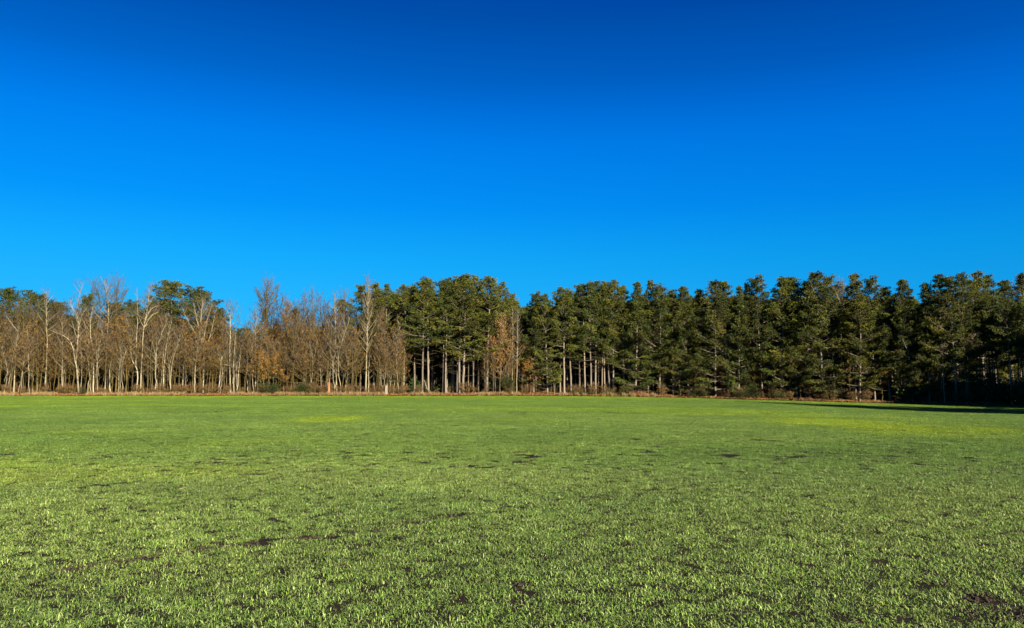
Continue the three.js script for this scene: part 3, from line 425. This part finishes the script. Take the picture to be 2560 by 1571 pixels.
// the depth of the wood behind the trees one can tell apart
function massOf(name, geometries, material, spots, label) {
  const g = new THREE.Group(); g.name = name; scene.add(g);
  const m = new THREE.Matrix4(), e = new THREE.Euler(), q = new THREE.Quaternion();
  const lists = geometries.map(() => []);
  spots.forEach((s, i) => lists[i % lists.length].push(s));
  lists.forEach((list, i) => {
    const im = new THREE.InstancedMesh(geometries[i], material, list.length);
    im.name = 'tree_clump'; im.castShadow = im.receiveShadow = true; im.userData.kind = 'stuff';
    list.forEach(([x, y, z, turn, sx, sy], k) => im.setMatrixAt(k, m.compose(V(x, y, z), q.setFromEuler(e.set(0, turn, 0)), V(sx, sy, sx))));
    g.add(im);
  });
  tag(g, label, 'wood', null, 'stuff');
}
const merged = (proto) => mergeGeometries(proto.children.map((c) => c.geometry));
{
  const R = rng(31), spots = [], closing = [];
  for (let row = 0; row < 16; row++) for (let x = -24; x < 82; x += 2.7) {
    const px = x + (R() - .5) * 2.4, D = edgeD(px) + 5.5 + row * 2.9 + (R() - .5) * 1.5 + (px < -14 ? 6 : 0);
    const u = CX + px / D * F; if (u < 900 || (px > 58 && row < 1)) continue;
    const lim = u < 1000 ? 730 : u < 1290 ? 735 + Math.max(0, (u - 1200) * .2) : u < 1400 ? 765 : 745, top = at(u, lim + 30 * R(), D), y = land(px, -D), s = Math.min(19, top.y - y) / 18;
    spots.push([px, y - .05, -D, R() * 6.28, s, s]);
  }
  for (let row = 0; row < 6; row++) for (let x = -26; x < 110; x += 3.2) { const px = x + R() * 3, D = 150 + row * 6 + (px > 60 ? -20 : 0), u = CX + px / D * F, top = at(u, u < 1290 ? 780 : 770, D), s = Math.min(17, top.y + 1) / 18; closing.push([px, land(px, -D) - .05, -D, R() * 6.28, s * 1.2, s]); }
  const low = []; for (let i = 0; i < 420; i++) { const u = 850 + 1400 * R(), D = depthAt(u, 10 + 34 * R()), x = (u - CX) / F * D; if (D > edgeD(x) + 7) low.push([x, land(x, -D), -D, R() * 6.28, .8 + .6 * R(), .8 + .8 * R()]); }
  for (let i = 0; i < 70; i++) { const x = 53 + 16 * R(), z = -(92 + 14 * R()); if (-z > edgeD(x) + 1.2) low.push([x, land(x, z), z, R() * 6.28, .8 + .5 * R(), .9 + .8 * R()]); }  // evergreens added to black out the lit trunk zone at the far right
  for (let i = 0; i < 150; i++) { const u = -40 + 900 * R(), D = depthAt(u, 17 + 16 * R()), x = (u - CX) / F * D; low.push([x, land(x, -D), -D, R() * 6.28, .9 + .6 * R(), 1 + 1.1 * R()]); }
  massOf('low_evergreens', [1, 2, 3].map((k) => { const s = bushShape({ w: 3, h: 1.9, n: 420, c: [.02, .034, .008], seed: 40 + k, leaf: .3 }); return mergeGeometries([s.stems, s.leaves]); }), leafMat, low, 'dark low evergreen growth deep behind the trunks, partly added to darken the right end');
  massOf('far_pine_wood', PINES.edge.slice(2, 5).map(merged), leafMat, closing, 'low dark pines closing the view far behind the pine trunks');
  massOf('pine_wood', PINES.high.map(merged), leafMat, spots, 'dark interior of the pine wood with rows of trunks behind the front trees');
}
{
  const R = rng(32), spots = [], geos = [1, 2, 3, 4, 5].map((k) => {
    const s = bareShape({ stems: [[V(0, 0, 0), V((R() - .5), 7, 0), V((R() - .5) * 1.5, 14, (R() - .5))]], r0: .085, n: 30, start: .22, reach: .25, twigs: 1, bark: mul(k % 2 ? TAN : GREY, .55), twig: [.028, .021, .0085], top: [.045, .034, .019], leaf: [[.06, .037, .008], [.10, .048, .006], [.068, .044, .010], [.11, .058, .008], [.055, .040, .012]][k - 1], leaves: [.2, .6, .25, .55, .15][k - 1], seed: 60 + k });  // bark, twigs and leaves darkened to stand in for shade deep in the wood
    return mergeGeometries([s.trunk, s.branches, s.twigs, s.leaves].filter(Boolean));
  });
  for (let row = 0; row < 4; row++) for (let x = -100; x < -16; x += 2.0) {
    const px = x + (R() - .5) * 2.2, D = 118 + 5 + row * 3.2 + R() * 2, u = CX + px / D * F; if (u > 1010) continue;
    const top = at(u, (u < 560 ? 762 : u < 640 ? 800 : 748) + 70 * R(), D), s = (top.y) / 14;
    spots.push([px, -.05, -D, R() * 6.28, s, s]);
  }
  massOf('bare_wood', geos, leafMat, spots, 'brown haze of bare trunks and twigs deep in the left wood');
  const back = [];
  for (let row = 0; row < 6; row++) for (let x = -120; x < -14; x += 3.4) { const px = x + R() * 3, D = 136 + row * 5, u = CX + px / D * F, top = at(u, (u < 420 ? 785 : u < 560 ? 790 : 812) + 25 * R(), D), s = top.y / 18; back.push([px, -.05, -D, R() * 6.28, s, s]); }
  massOf('far_pine_wood_001', PINES.edge.slice(2, 5).map(merged), leafMat, back, 'dark pines closing the view far behind the bare left wood');
}

// ------------------------------------------------------------------ bushes, brush and litter at the edge
function bushShape({ w = 2, h = 1.5, n = 1500, c = [.035, .06, .014], seed = 1, leaf = .11, stems = 12, fill = .6 }) {
  const R = rng(seed), S = new MB(), L = new MB(), lobes = Array.from({ length: 9 }, () => [V((R() - .5) * w * .75, h * (.3 + .5 * R()), (R() - .5) * w * .6), (.14 + .24 * R()) * Math.min(w, h * 1.4)]);
  for (let i = 0; i < stems; i++) { const l = lobes[i % lobes.length][0], b = V(l.x * .25, 0, l.z * .25); S.tube([b, b.clone().lerp(l, .5).add(V(0, .1, 0)), l], [.03, .02, .008], 4, mul(TAN, .8)); for (let k = 0; k < 12; k++) S.twig(l.clone().addScaledVector(ball(R), .1), ball(R).add(V(0, .7, 0)).normalize(), .4 + .6 * R(), .01, TWIG); }
  for (let i = 0; i < n; i++) { const [o, r] = lobes[Math.floor(R() * lobes.length)], d = ball(R), q = o.clone().addScaledVector(d, r * Math.pow(R(), 1 - fill)); if (q.y < .05) q.y = .05 + .2 * R(); const ld = d.clone().add(ball(R)).normalize(); L.leaf(q, ld, leaf * (.7 + .6 * R()), leaf * .3, ball(R).cross(ld).normalize(), mul(c, .6 + .8 * R())); }
  return { stems: S.geometry(), leaves: L.geometry() };
}
function bush(name, u, v, off, spec, label, category = 'bush') {
  const D = depthAt(u, off), q = at(u, v, D), y = land(q.x, -D), h = Math.max(.3, q.y - y), s = bushShape({ ...spec, w: spec.px / F * D, h }), g = new THREE.Group();
  g.name = numbered(name); g.position.set(q.x, y, -D); part('stems', s.stems, barkMat, g); part('leaves', s.leaves, leafMat, g); scene.add(g);
  return tag(g, label, category);
}
const DARKG = [.017, .027, .006], OLIVE = [.040, .043, .011], STRAW = [.2, .135, .055];
for (const a of [
  ['evergreen_bush', 203, 968, .6, { px: 22, seed: 1, c: DARKG, n: 500 }, 'small dark green bush at the foot of the big forked pale tree'],
  ['evergreen_bush', 675, 952, .5, { px: 48, seed: 2, c: DARKG, n: 2200 }, 'round dark green bush under the bright orange leaves'],
  ['evergreen_bush', 768, 957, .5, { px: 76, seed: 3, c: DARKG, n: 2600 }, 'wide dark green bush under the arching brown thicket'],
  ['evergreen_bush', 1270, 938, .8, { px: 44, seed: 4, c: DARKG, n: 2000 }, 'dark evergreen bush under the tan brushy young tree'],
  ['evergreen_bush', 1568, 962, .5, { px: 38, seed: 5, c: OLIVE, n: 1300 }, 'green bush right of the white pine trunks, beside the brush pile'],
  ['low_bush', 1434, 975, .6, { px: 16, seed: 6, c: OLIVE, n: 350 }, 'low olive bush, leftmost at the feet of the white pine trunks'],
  ['low_bush', 1450, 969, .6, { px: 18, seed: 7, c: [.075, .062, .014], n: 400 }, 'yellowish upright bush, second at the feet of the white pine trunks'],
  ['low_bush', 1480, 976, .5, { px: 18, seed: 8, c: OLIVE, n: 350 }, 'low green bush, third at the feet of the white pine trunks'],
  ['low_bush', 1511, 977, .5, { px: 17, seed: 9, c: [.075, .055, .014], n: 350 }, 'low tan bush, fourth at the feet of the white pine trunks'],
  ['low_bush', 1528, 974, .6, { px: 16, seed: 10, c: OLIVE, n: 350 }, 'low green bush, rightmost at the feet of the white pine trunks'],
  ['evergreen_bush', 1745, 972, .6, { px: 60, seed: 11, c: DARKG, n: 1700 }, 'dark low bush in the shade under the yellowish pine boughs'],
  ['evergreen_bush', 1860, 974, .5, { px: 70, seed: 12, c: DARKG, n: 1900 }, 'wide shaded bush under the long level pine boughs'],
  ['evergreen_bush', 1948, 975, .5, { px: 46, seed: 13, c: OLIVE, n: 1200 }, 'bush with sunlit tips left of the thin grey dead pole'],
  ['evergreen_bush', 2075, 955, .6, { px: 50, seed: 14, c: OLIVE, n: 1100 }, 'small green bush with bright tips under the widest pale bare crown'],
]) bush(...a);
{ // round young pine on a thin stem
  const D = depthAt(1386, .8), q = at(1386, 985, D), y = land(q.x, -D), g = new THREE.Group(), R = rng(8), T = new MB(), N = new MB(), top = at(1386, 934, D).y - y, mid = at(1386, 948, D).y - y;
  g.name = numbered('young_pine'); g.position.set(q.x, y, -D);
  T.tube([V(0, 0, 0), V(.08, mid * .6, 0), V(0, top, 0)], [.06, .05, .02], 6, PINEBARK);
  for (let i = 0; i < 70; i++) { const d = ball(R), o = V(d.x * .95, mid + d.y * .5, d.z * .8); if (i % 3 === 0) T.twig(V(0, mid, 0), o.clone().sub(V(0, mid, 0)).normalize(), .8, .014, PINEBARK); tuft(N, o, d, R, .3, NEEDLE[3]); }
  part('trunk', T.geometry(), barkMat, g); part('foliage', N.geometry(), leafMat, g); scene.add(g);
  tag(g, 'small young pine with a round head on a thin stem before the dark pines', 'young pine');
}
function stump(u, v, w, c, label, seed) {
  const D = depthAt(u, .5), q = at(u, v, D), y = land(q.x, -D), h = q.y - y, R = rng(seed), M = new MB(), T = new MB();
  M.tube([V(0, -.1, 0), V(.03, h * .3, 0), V(.05, h * .8, .03)], [w * 1.3, w, w * .85], 9, (k, s) => mul(c, .7 + .6 * hash(k + seed, s)));
  for (let i = 0; i < 6; i++) T.twig(V(.05 + (R() - .5) * w, h * .76, (R() - .5) * w), V((R() - .5) * .3, 1, (R() - .5) * .3).normalize(), h * (.1 + .2 * R()), w * .35, mul(c, .8 + .4 * R()));
  const g = new THREE.Group(); g.name = numbered('tree_stump'); g.position.set(q.x, y, -D); part('trunk', M.geometry(), barkMat, g); part('splintered_top', T.geometry(), barkMat, g); scene.add(g);
  tag(g, label, 'stump');
}
stump(822, 948, .19, [.2, .1, .042], 'reddish broken trunk between the crooked elbow tree and slim pole', 1);
stump(965, 958, .26, [.2, .155, .1], 'short pale stump at the foot of the low spreading red-brown tree', 2);
function log(u0, v0, u1, v1, r, c, label, seed, off = .3) {
  const D = depthAt(u0, off), A = at(u0, v0, D), B = at(u1, v1, D + .6), R = rng(seed), M = new MB(), S = new MB(); A.y = Math.max(A.y, land(A.x, A.z) + .35 + r); B.y = Math.max(B.y, land(B.x, B.z) + .35 + r);
  const d = B.clone().sub(A), mid = A.clone().lerp(B, .5).add(V(0, .08, 0)).sub(A);
  M.tube([V(0, 0, 0), mid, d], [r, r * .9, r * .6], 6, (k, s) => mul(c, .7 + .6 * hash(k * 3 + seed, s)));
  for (let i = 0; i < 7; i++) S.twig(d.clone().multiplyScalar(.15 + .8 * R()), ball(R).add(V(0, .8, .3)).normalize(), .3 + .6 * R(), .02, c);
  const g = new THREE.Group(); g.name = numbered('fallen_branch'); g.position.copy(A); part('limb', M.geometry(), barkMat, g); part('side_twigs', S.geometry(), barkMat, g); scene.add(g);
  tag(g, label, 'fallen branch');
}
log(1076, 985, 1100, 972, .035, TAN, 'thin fallen branch propped up slanting between the central pine trunks', 1);
log(1082, 983, 1128, 984, .035, TAN, 'thin fallen branch lying level below the central pine trunks', 2);
log(1068, 975, 1060, 950, .06, [.22, .15, .09], 'short pinkish broken limb leaning on the leftmost thick pine trunk', 3);
log(1355, 980, 1384, 987, .06, TAN, 'grey stick lying at the foot of the small round young pine', 4);
log(1588, 988, 1632, 990, .08, [.18, .09, .045], 'reddish limb lying along the foot of the brush pile', 5);
log(2000, 1000, 2040, 1001, .06, [.18, .1, .055], 'brown fallen limb in the grass edge right of the grey dead pole', 6, .2);
{ // pile of cut brush
  const D = depthAt(1594, .3), q = at(1594, 990, D), R = rng(12), S = new MB(), L = new MB(), y = land(q.x, -D) + .25;
  for (let i = 0; i < 90; i++) { const a = R() * 6.28, e = .1 + .5 * R(), o = V((R() - .5) * 2.2, .05 + .5 * R(), (R() - .5) * .8); S.twig(o, V(Math.cos(a) * Math.cos(e), Math.sin(e), Math.sin(a) * Math.cos(e)), .5 + .9 * R(), .022, mul([.16, .08, .04], .7 + .6 * R())); }
  for (let i = 0; i < 380; i++) { const o = V((R() + R() - 1) * 1.6, .05 + .65 * R() * R(), (R() - .5) * .9); L.leaf(o, ball(R), .16, .05, ball(R), mul([.15, .055, .018], .6 + .7 * R())); }
  const g = new THREE.Group(); g.name = 'brush_pile'; g.position.set(q.x, y, -D); part('sticks', S.geometry(), barkMat, g); part('dead_leaves', L.geometry(), leafMat, g); scene.add(g);
  tag(g, 'reddish brown heap of dead brush at the field edge beside the green bush', 'brush pile');
}
{ // undergrowth, leaf litter, dry grass: uncountable
  const R = rng(55), m = new THREE.Matrix4(), q = new THREE.Quaternion(), e = new THREE.Euler();
  const scatter = (name, geos, mat, n, place, label, category) => {
    const g = new THREE.Group(); g.name = name; const lists = geos.map(() => []);
    for (let i = 0; i < n; i++) { const p = place(i); if (p) lists[i % geos.length].push(p); }
    lists.forEach((l, k) => { const im = new THREE.InstancedMesh(geos[k], mat, l.length); im.name = name + '_clump'; im.userData.kind = 'stuff'; im.castShadow = im.receiveShadow = true; l.forEach(([x, z, s, lift], j) => im.setMatrixAt(j, m.compose(V(x, land(x, z) + lift, z), q.setFromEuler(e.set(0, R() * 6.28, 0)), V(s, s, s)))); g.add(im); });
    scene.add(g); tag(g, label, category, null, 'stuff');
  };
  const brush = [1, 2, 3, 4].map((k) => { const s = bareShape({ stems: [0, 1, 2, 3].map((j) => { const a = j * 1.7 + k, b = V(Math.cos(a) * .12, 0, Math.sin(a) * .12); return [b, V(Math.cos(a) * .35, .8, Math.sin(a) * .35), V(Math.cos(a) * (.5 + .4 * R()), 1.5 + R(), Math.sin(a) * .6)]; }), r0: .02, n: 7, start: .2, reach: .35, twigs: 1, bark: TAN, leaf: [.12, .062, .016], leaves: .6, seed: 70 + k }); return mergeGeometries([s.trunk, s.branches, s.twigs, s.leaves]); });
  scatter('undergrowth', brush, leafMat, 420, () => { const u = R() < .45 ? R() * 1010 : 1010 + R() * 1500, D = depthAt(u, .6 + 14 * R() * R()), x = (u - CX) / F * D; if (u > 1010 && u < 1240 && R() < .75) return null; return [x, -D, .3 + .55 * R(), .12]; }, 'brown twiggy undergrowth between the trunks along the wood edge', 'undergrowth');
  const litter = [1, 2, 3].map((k) => { const M = new MB(); for (let i = 0; i < 46; i++) { const d = ball(R); d.y = Math.abs(d.y) * .6; M.leaf(V((R() - .5) * 1.3, .02 + .12 * R(), (R() - .5) * .8), d.normalize(), .15, .05, ball(R), mul([[.17, .078, .026], [.12, .05, .018], [.18, .105, .045]][Math.floor(R() * 3)], .6 + .7 * R())); } return M.geometry(); });
  scatter('leaf_litter', litter, leafMat, 2600, () => { const x = -88 + 160 * R(), D = edgeD(x) + .1 + 5 * R() * R(); if (x > 46 && R() < .5) return null; return [x, -D, .8 + .6 * R(), .05 + .25 * smoothstep(D - edgeD(x), .2, 3)]; }, 'rust brown strip of fallen leaves between the field and the trees', 'leaf litter');
  const dry = [1, 2, 3].map((k) => { const M = new MB(); for (let i = 0; i < 40; i++) { const a = R() * 6.28, d = V(Math.cos(a) * .35, 1, Math.sin(a) * .35).normalize(); M.leaf(V((R() - .5) * .7, 0, (R() - .5) * .5), d, .35 + .45 * R(), .02, V(-d.z, 0, d.x).normalize(), mul(STRAW, .6 + .6 * R())); } return M.geometry(); });
  scatter('dry_grass', dry, leafMat, 620, () => { const u = R() * 1660, D = depthAt(u, -.5 + 1.9 * R()); if (noise(u / 55, 3) < .38) return null; return [(u - CX) / F * D, -D, .6 + .6 * R(), .02]; }, 'straw coloured dry grass in patches along the foot of the wood', 'dry grass');
}
// ------------------------------------------------------------------ the young green crop
{
  const GREEN = [[.112, .198, .024], [.084, .162, .024], [.146, .224, .027], [.182, .248, .032], [.097, .181, .029]], PALEB = [.31, .37, .115];
  const clump = (radius, blades, len, width, segs, pale, seed) => {
    const R = rng(seed), M = new MB();
    for (let i = 0; i < blades; i++) {
      const r = radius * Math.sqrt(R()) * (0.75 + .5 * R()), a = R() * 6.2832, x = r * Math.cos(a), z = r * Math.sin(a), h = R() * 6.2832, hx = Math.cos(h), hz = Math.sin(h);
      const L = len * (0.55 + 0.75 * R()), rise = 0.2 + 0.95 * R(), droop = 0.7 + 1.5 * R(), w = width * (0.7 + .6 * R()), tw = (R() - .5) * 1.6, c = mul(R() < pale ? PALEB : GREEN[Math.floor(R() * 5)], .4 + 1.0 * R()), f = M.n;
      let px = x, py = 0, pz = z, ang = Math.min(1.5, rise + .25);
      for (let k = 0; k <= segs; k++) {
        const t = k / segs, ww = k === segs ? 0 : w * (k ? 1 - .45 * t : .7), sx = -hz * Math.cos(tw * t), sz = hx * Math.cos(tw * t), sy = Math.sin(tw * t);
        if (k < segs) { M.v(px + sx * ww, py + sy * ww, pz + sz * ww, c); M.v(px - sx * ww, py - sy * ww, pz - sz * ww, c); } else M.v(px, Math.max(.002, py), pz, c);
        px += hx * Math.cos(ang) * L / segs; pz += hz * Math.cos(ang) * L / segs; py += Math.sin(ang) * L / segs; ang -= droop / segs * 1.6;
        if (py < .004) py = .004;
      }
      for (let k = 0; k < segs - 1; k++) { const b = f + 2 * k; M.i.push(b, b + 1, b + 2, b + 1, b + 3, b + 2); }
      const b = f + 2 * (segs - 1); M.i.push(b, b + 1, b + 2);
    }
    return M.geometry();
  };
  // thin lines where the drill missed or wheels ran, as the photograph shows them
  const LINES = [
    [[130, 1440], [177, 1424], [330, 1400], [468, 1377], [675, 1356], [862, 1340], [1000, 1316], [1091, 1299], [1351, 1257], [1538, 1238], [1766, 1216]],
    [[120, 1228], [208, 1221], [301, 1210], [436, 1200], [862, 1174], [1039, 1158], [1247, 1143], [1382, 1138]],
    [[2180, 1046], [2213, 1049], [2338, 1058], [2421, 1062], [2560, 1058]],
    [[2440, 1545], [2500, 1535], [2560, 1515]],
  ].map((l) => l.map(([u, v]) => onGround(u, v)));
  const SPOTS = [[2335, 1455, .16], [1400, 1530, .12], [1300, 1470, .14], [190, 1425, .16], [640, 1362, .14], [2540, 1535, .32], [1480, 1243, .2], [250, 1213, .2], [2200, 1520, .12], [2470, 1500, .14]].map(([u, v, r]) => { const p = onGround(u, v); return [p.x, p.z, r]; });
  const lineAt = (x, z) => { let best = 9; for (const l of LINES) for (let k = 0; k < l.length - 1; k++) { const a = l[k], b = l[k + 1], dx = b.x - a.x, dz = b.z - a.z, t = clamp(((x - a.x) * dx + (z - a.z) * dz) / (dx * dx + dz * dz), 0, 1); best = Math.min(best, Math.hypot(x - a.x - dx * t, z - a.z - dz * t)); } return best; };
  const bareAt = (x, z) => { const n = fbm(x * 2.7, z * 2.7); let b = 0; const d = lineAt(x, z); b = Math.max(b, (1 - smoothstep(d, .01, .15)) * smoothstep(noise(x * 4.3 + 31, z * 4.3) * .6 + noise(x * .7, z * .7 + 9) * .4, .32, .56)); for (const [sx, sz, r] of SPOTS) b = Math.max(b, (1 - smoothstep(Math.hypot(x - sx, (z - sz)) / r + (n - .5) * 2.6 + (noise(x * 9, z * 9) - .5) * 1.2, .3, 1))); return Math.max(b, .9 * smoothstep(n + .12 * smoothstep(x / Math.max(4, -z), 0, .6) * smoothstep(-z, 16, 6), .83, .88)); };
  const YEL = [[830, 1048, 130, 10], [2130, 1062, 220, 22], [2480, 1076, 120, 12]].map(([u, v, w, h]) => { const p = onGround(u, v), a = onGround(u + w, v), b = onGround(u, v - h); return [p.x, p.z, Math.abs(a.x - p.x), Math.abs(b.z - p.z)]; });
  const tintAt = (x, z, R) => {
    const n = fbm(x / 7, z / 5), k = fbm(x / 1.6 + 50, z / 1.6), D = -z; let y = 0;
    for (const [a, b, w, h] of YEL) y = Math.max(y, (1 - smoothstep(Math.hypot((x - a) / w, (z - b) / h), .3, 1.15)));
    y *= smoothstep(noise(x * 1.1 + 7, z * .5) * .6 + noise(x * 3.1, z * 1.7) * .4 + .35 * y, .3, .75);
    y = Math.max(y, .5 * smoothstep(fbm(x / 14 + 9, z / 9 + 4), .55, .75), .95 * smoothstep(D - edgeD(x) + (n - .5) * 14, -16, -3));
    const warm = [1.48, 1.33, .40], cool = [.90, .96, .9], s = lerp(.86, 1.14, n) * lerp(.8, 1.2, k) * (.82 + .36 * R());
    return mul(mixc(mixc(cool, [1.02, 1, .95], smoothstep(n, .3, .7)), warm, y), s);
  };
  const grass = new THREE.Group(); grass.name = 'grass'; scene.add(grass);
  tag(grass, 'short young green crop growing like grass over the whole field', 'grass', null, 'stuff');
  const m = new THREE.Matrix4(), q = new THREE.Quaternion(), e = new THREE.Euler();
  const zone = (name, z0, z1, step, shapes, seed, margin, skipBare) => {
    const R = rng(seed), lists = shapes.map(() => []), col = new THREE.Color();
    for (let z = z0 - 3; z < z1 + 3; z += step) {
      const half = Math.max(1, z) * .68 + margin;
      for (let x = -half; x < half; x += step) {
        const px = x + (R() - .5) * step, pz = z + (R() - .5) * step, r1 = R(), r2 = R(), r3 = R(), r4 = R();
        const jz = pz + (r1 - .5) * 5; if (jz < z0 || jz > z1 || pz > edgeD(px) + .3 + .8 * (r2 - .5)) continue;
        if (skipBare && R() < .76 * bareAt(px, -pz)) continue;
        lists[Math.floor(r2 * shapes.length)].push([px, -pz, r3 * 6.2832, .7 + .5 * r4, tintAt(px, -pz, R)]);
      }
    }
    lists.forEach((l, k) => {
      const im = new THREE.InstancedMesh(shapes[k], grassMat, l.length); im.name = name; im.userData.kind = 'stuff'; im.castShadow = im.receiveShadow = true;
      l.forEach(([x, z, a, s, t], j) => { im.setMatrixAt(j, m.compose(V(x, land(x, z), z), q.setFromEuler(e.set(0, a, 0)), V(s, s, s))); im.setColorAt(j, col.setRGB(...t)); });
      grass.add(im);
    });
  };
  const N = (n, ...a) => Array.from({ length: n }, (_, k) => clump(...a, 500 + k + Math.round(a[1])));
  zone('near_blades', 3, 17, .15, N(8, .13, 104, .043, .0023, 3, .34), 1, 3, true);
  zone('middle_blades', 17, 46, .30, N(6, .26, 240, .054, .0029, 3, .16), 2, 4, true);
  zone('far_blades', 46, 124, .85, N(5, .75, 760, .085, .0044, 2, .05), 3, 6, false);
  { // crumbs of soil along the bare lines and spots
    const R = rng(88), geo = new THREE.IcosahedronGeometry(1, 0), p = geo.attributes.position; for (let i = 0; i < p.count; i++) { const k = .75 + .5 * hash(Math.round(p.getX(i) * 50) * 7 + Math.round(p.getY(i) * 50), Math.round(p.getZ(i) * 50)); p.setXYZ(i, p.getX(i) * k, p.getY(i) * k * .7, p.getZ(i) * k); } geo.computeVertexNormals();
    const spots = [];
    for (let i = 0; i < 60000 && spots.length < 2600; i++) { const z = 4.6 + 14 * R() * R() + 3 * R(), x = (R() * 2 - 1) * (z * .68 + .5); if (bareAt(x, -z) > .5) spots.push([x, -z]); }
    const im = new THREE.InstancedMesh(geo, new THREE.MeshPhysicalMaterial({ color: new THREE.Color().setRGB(.036, .027, .019), roughness: 1, specularIntensity: .05 }), spots.length); im.name = 'soil_crumbs'; im.castShadow = im.receiveShadow = true;
    spots.forEach(([x, z], j) => { const s = .006 + .016 * R() * R(); im.setMatrixAt(j, m.compose(V(x, land(x, z) + s * .3, z), q.setFromEuler(e.set(R() * 6, R() * 6, R() * 6)), V(s, s * .8, s))); });
    scene.add(im); tag(im, 'small brown crumbs of earth lying in the bare lines of the field', 'soil', null, 'stuff');
  }
  { // one pale dry stalk on the grass
    const p = onGround(452, 1236), M = new MB(), S = new MB(); M.tube([V(-.03, .075, 0), V(.01, .085, -.01), V(.05, .10, -.01)], [.006, .005, .003], 5, [.26, .2, .1]); S.leaf(V(-.03, .075, 0), V(-.6, -.2, .4).normalize(), .05, .007, V(.3, .2, .8).normalize(), [.24, .19, .1]);
    const g = new THREE.Group(); g.name = 'dry_stalk'; g.position.set(p.x, land(p.x, p.z), p.z); part('stem', M.geometry(), barkMat, g); part('dry_leaf', S.geometry(), leafMat, g); scene.add(g); tag(g, 'single pale dry stalk lying on the green field, left foreground', 'dry stalk');
  }
}
renderer.render(scene, camera);
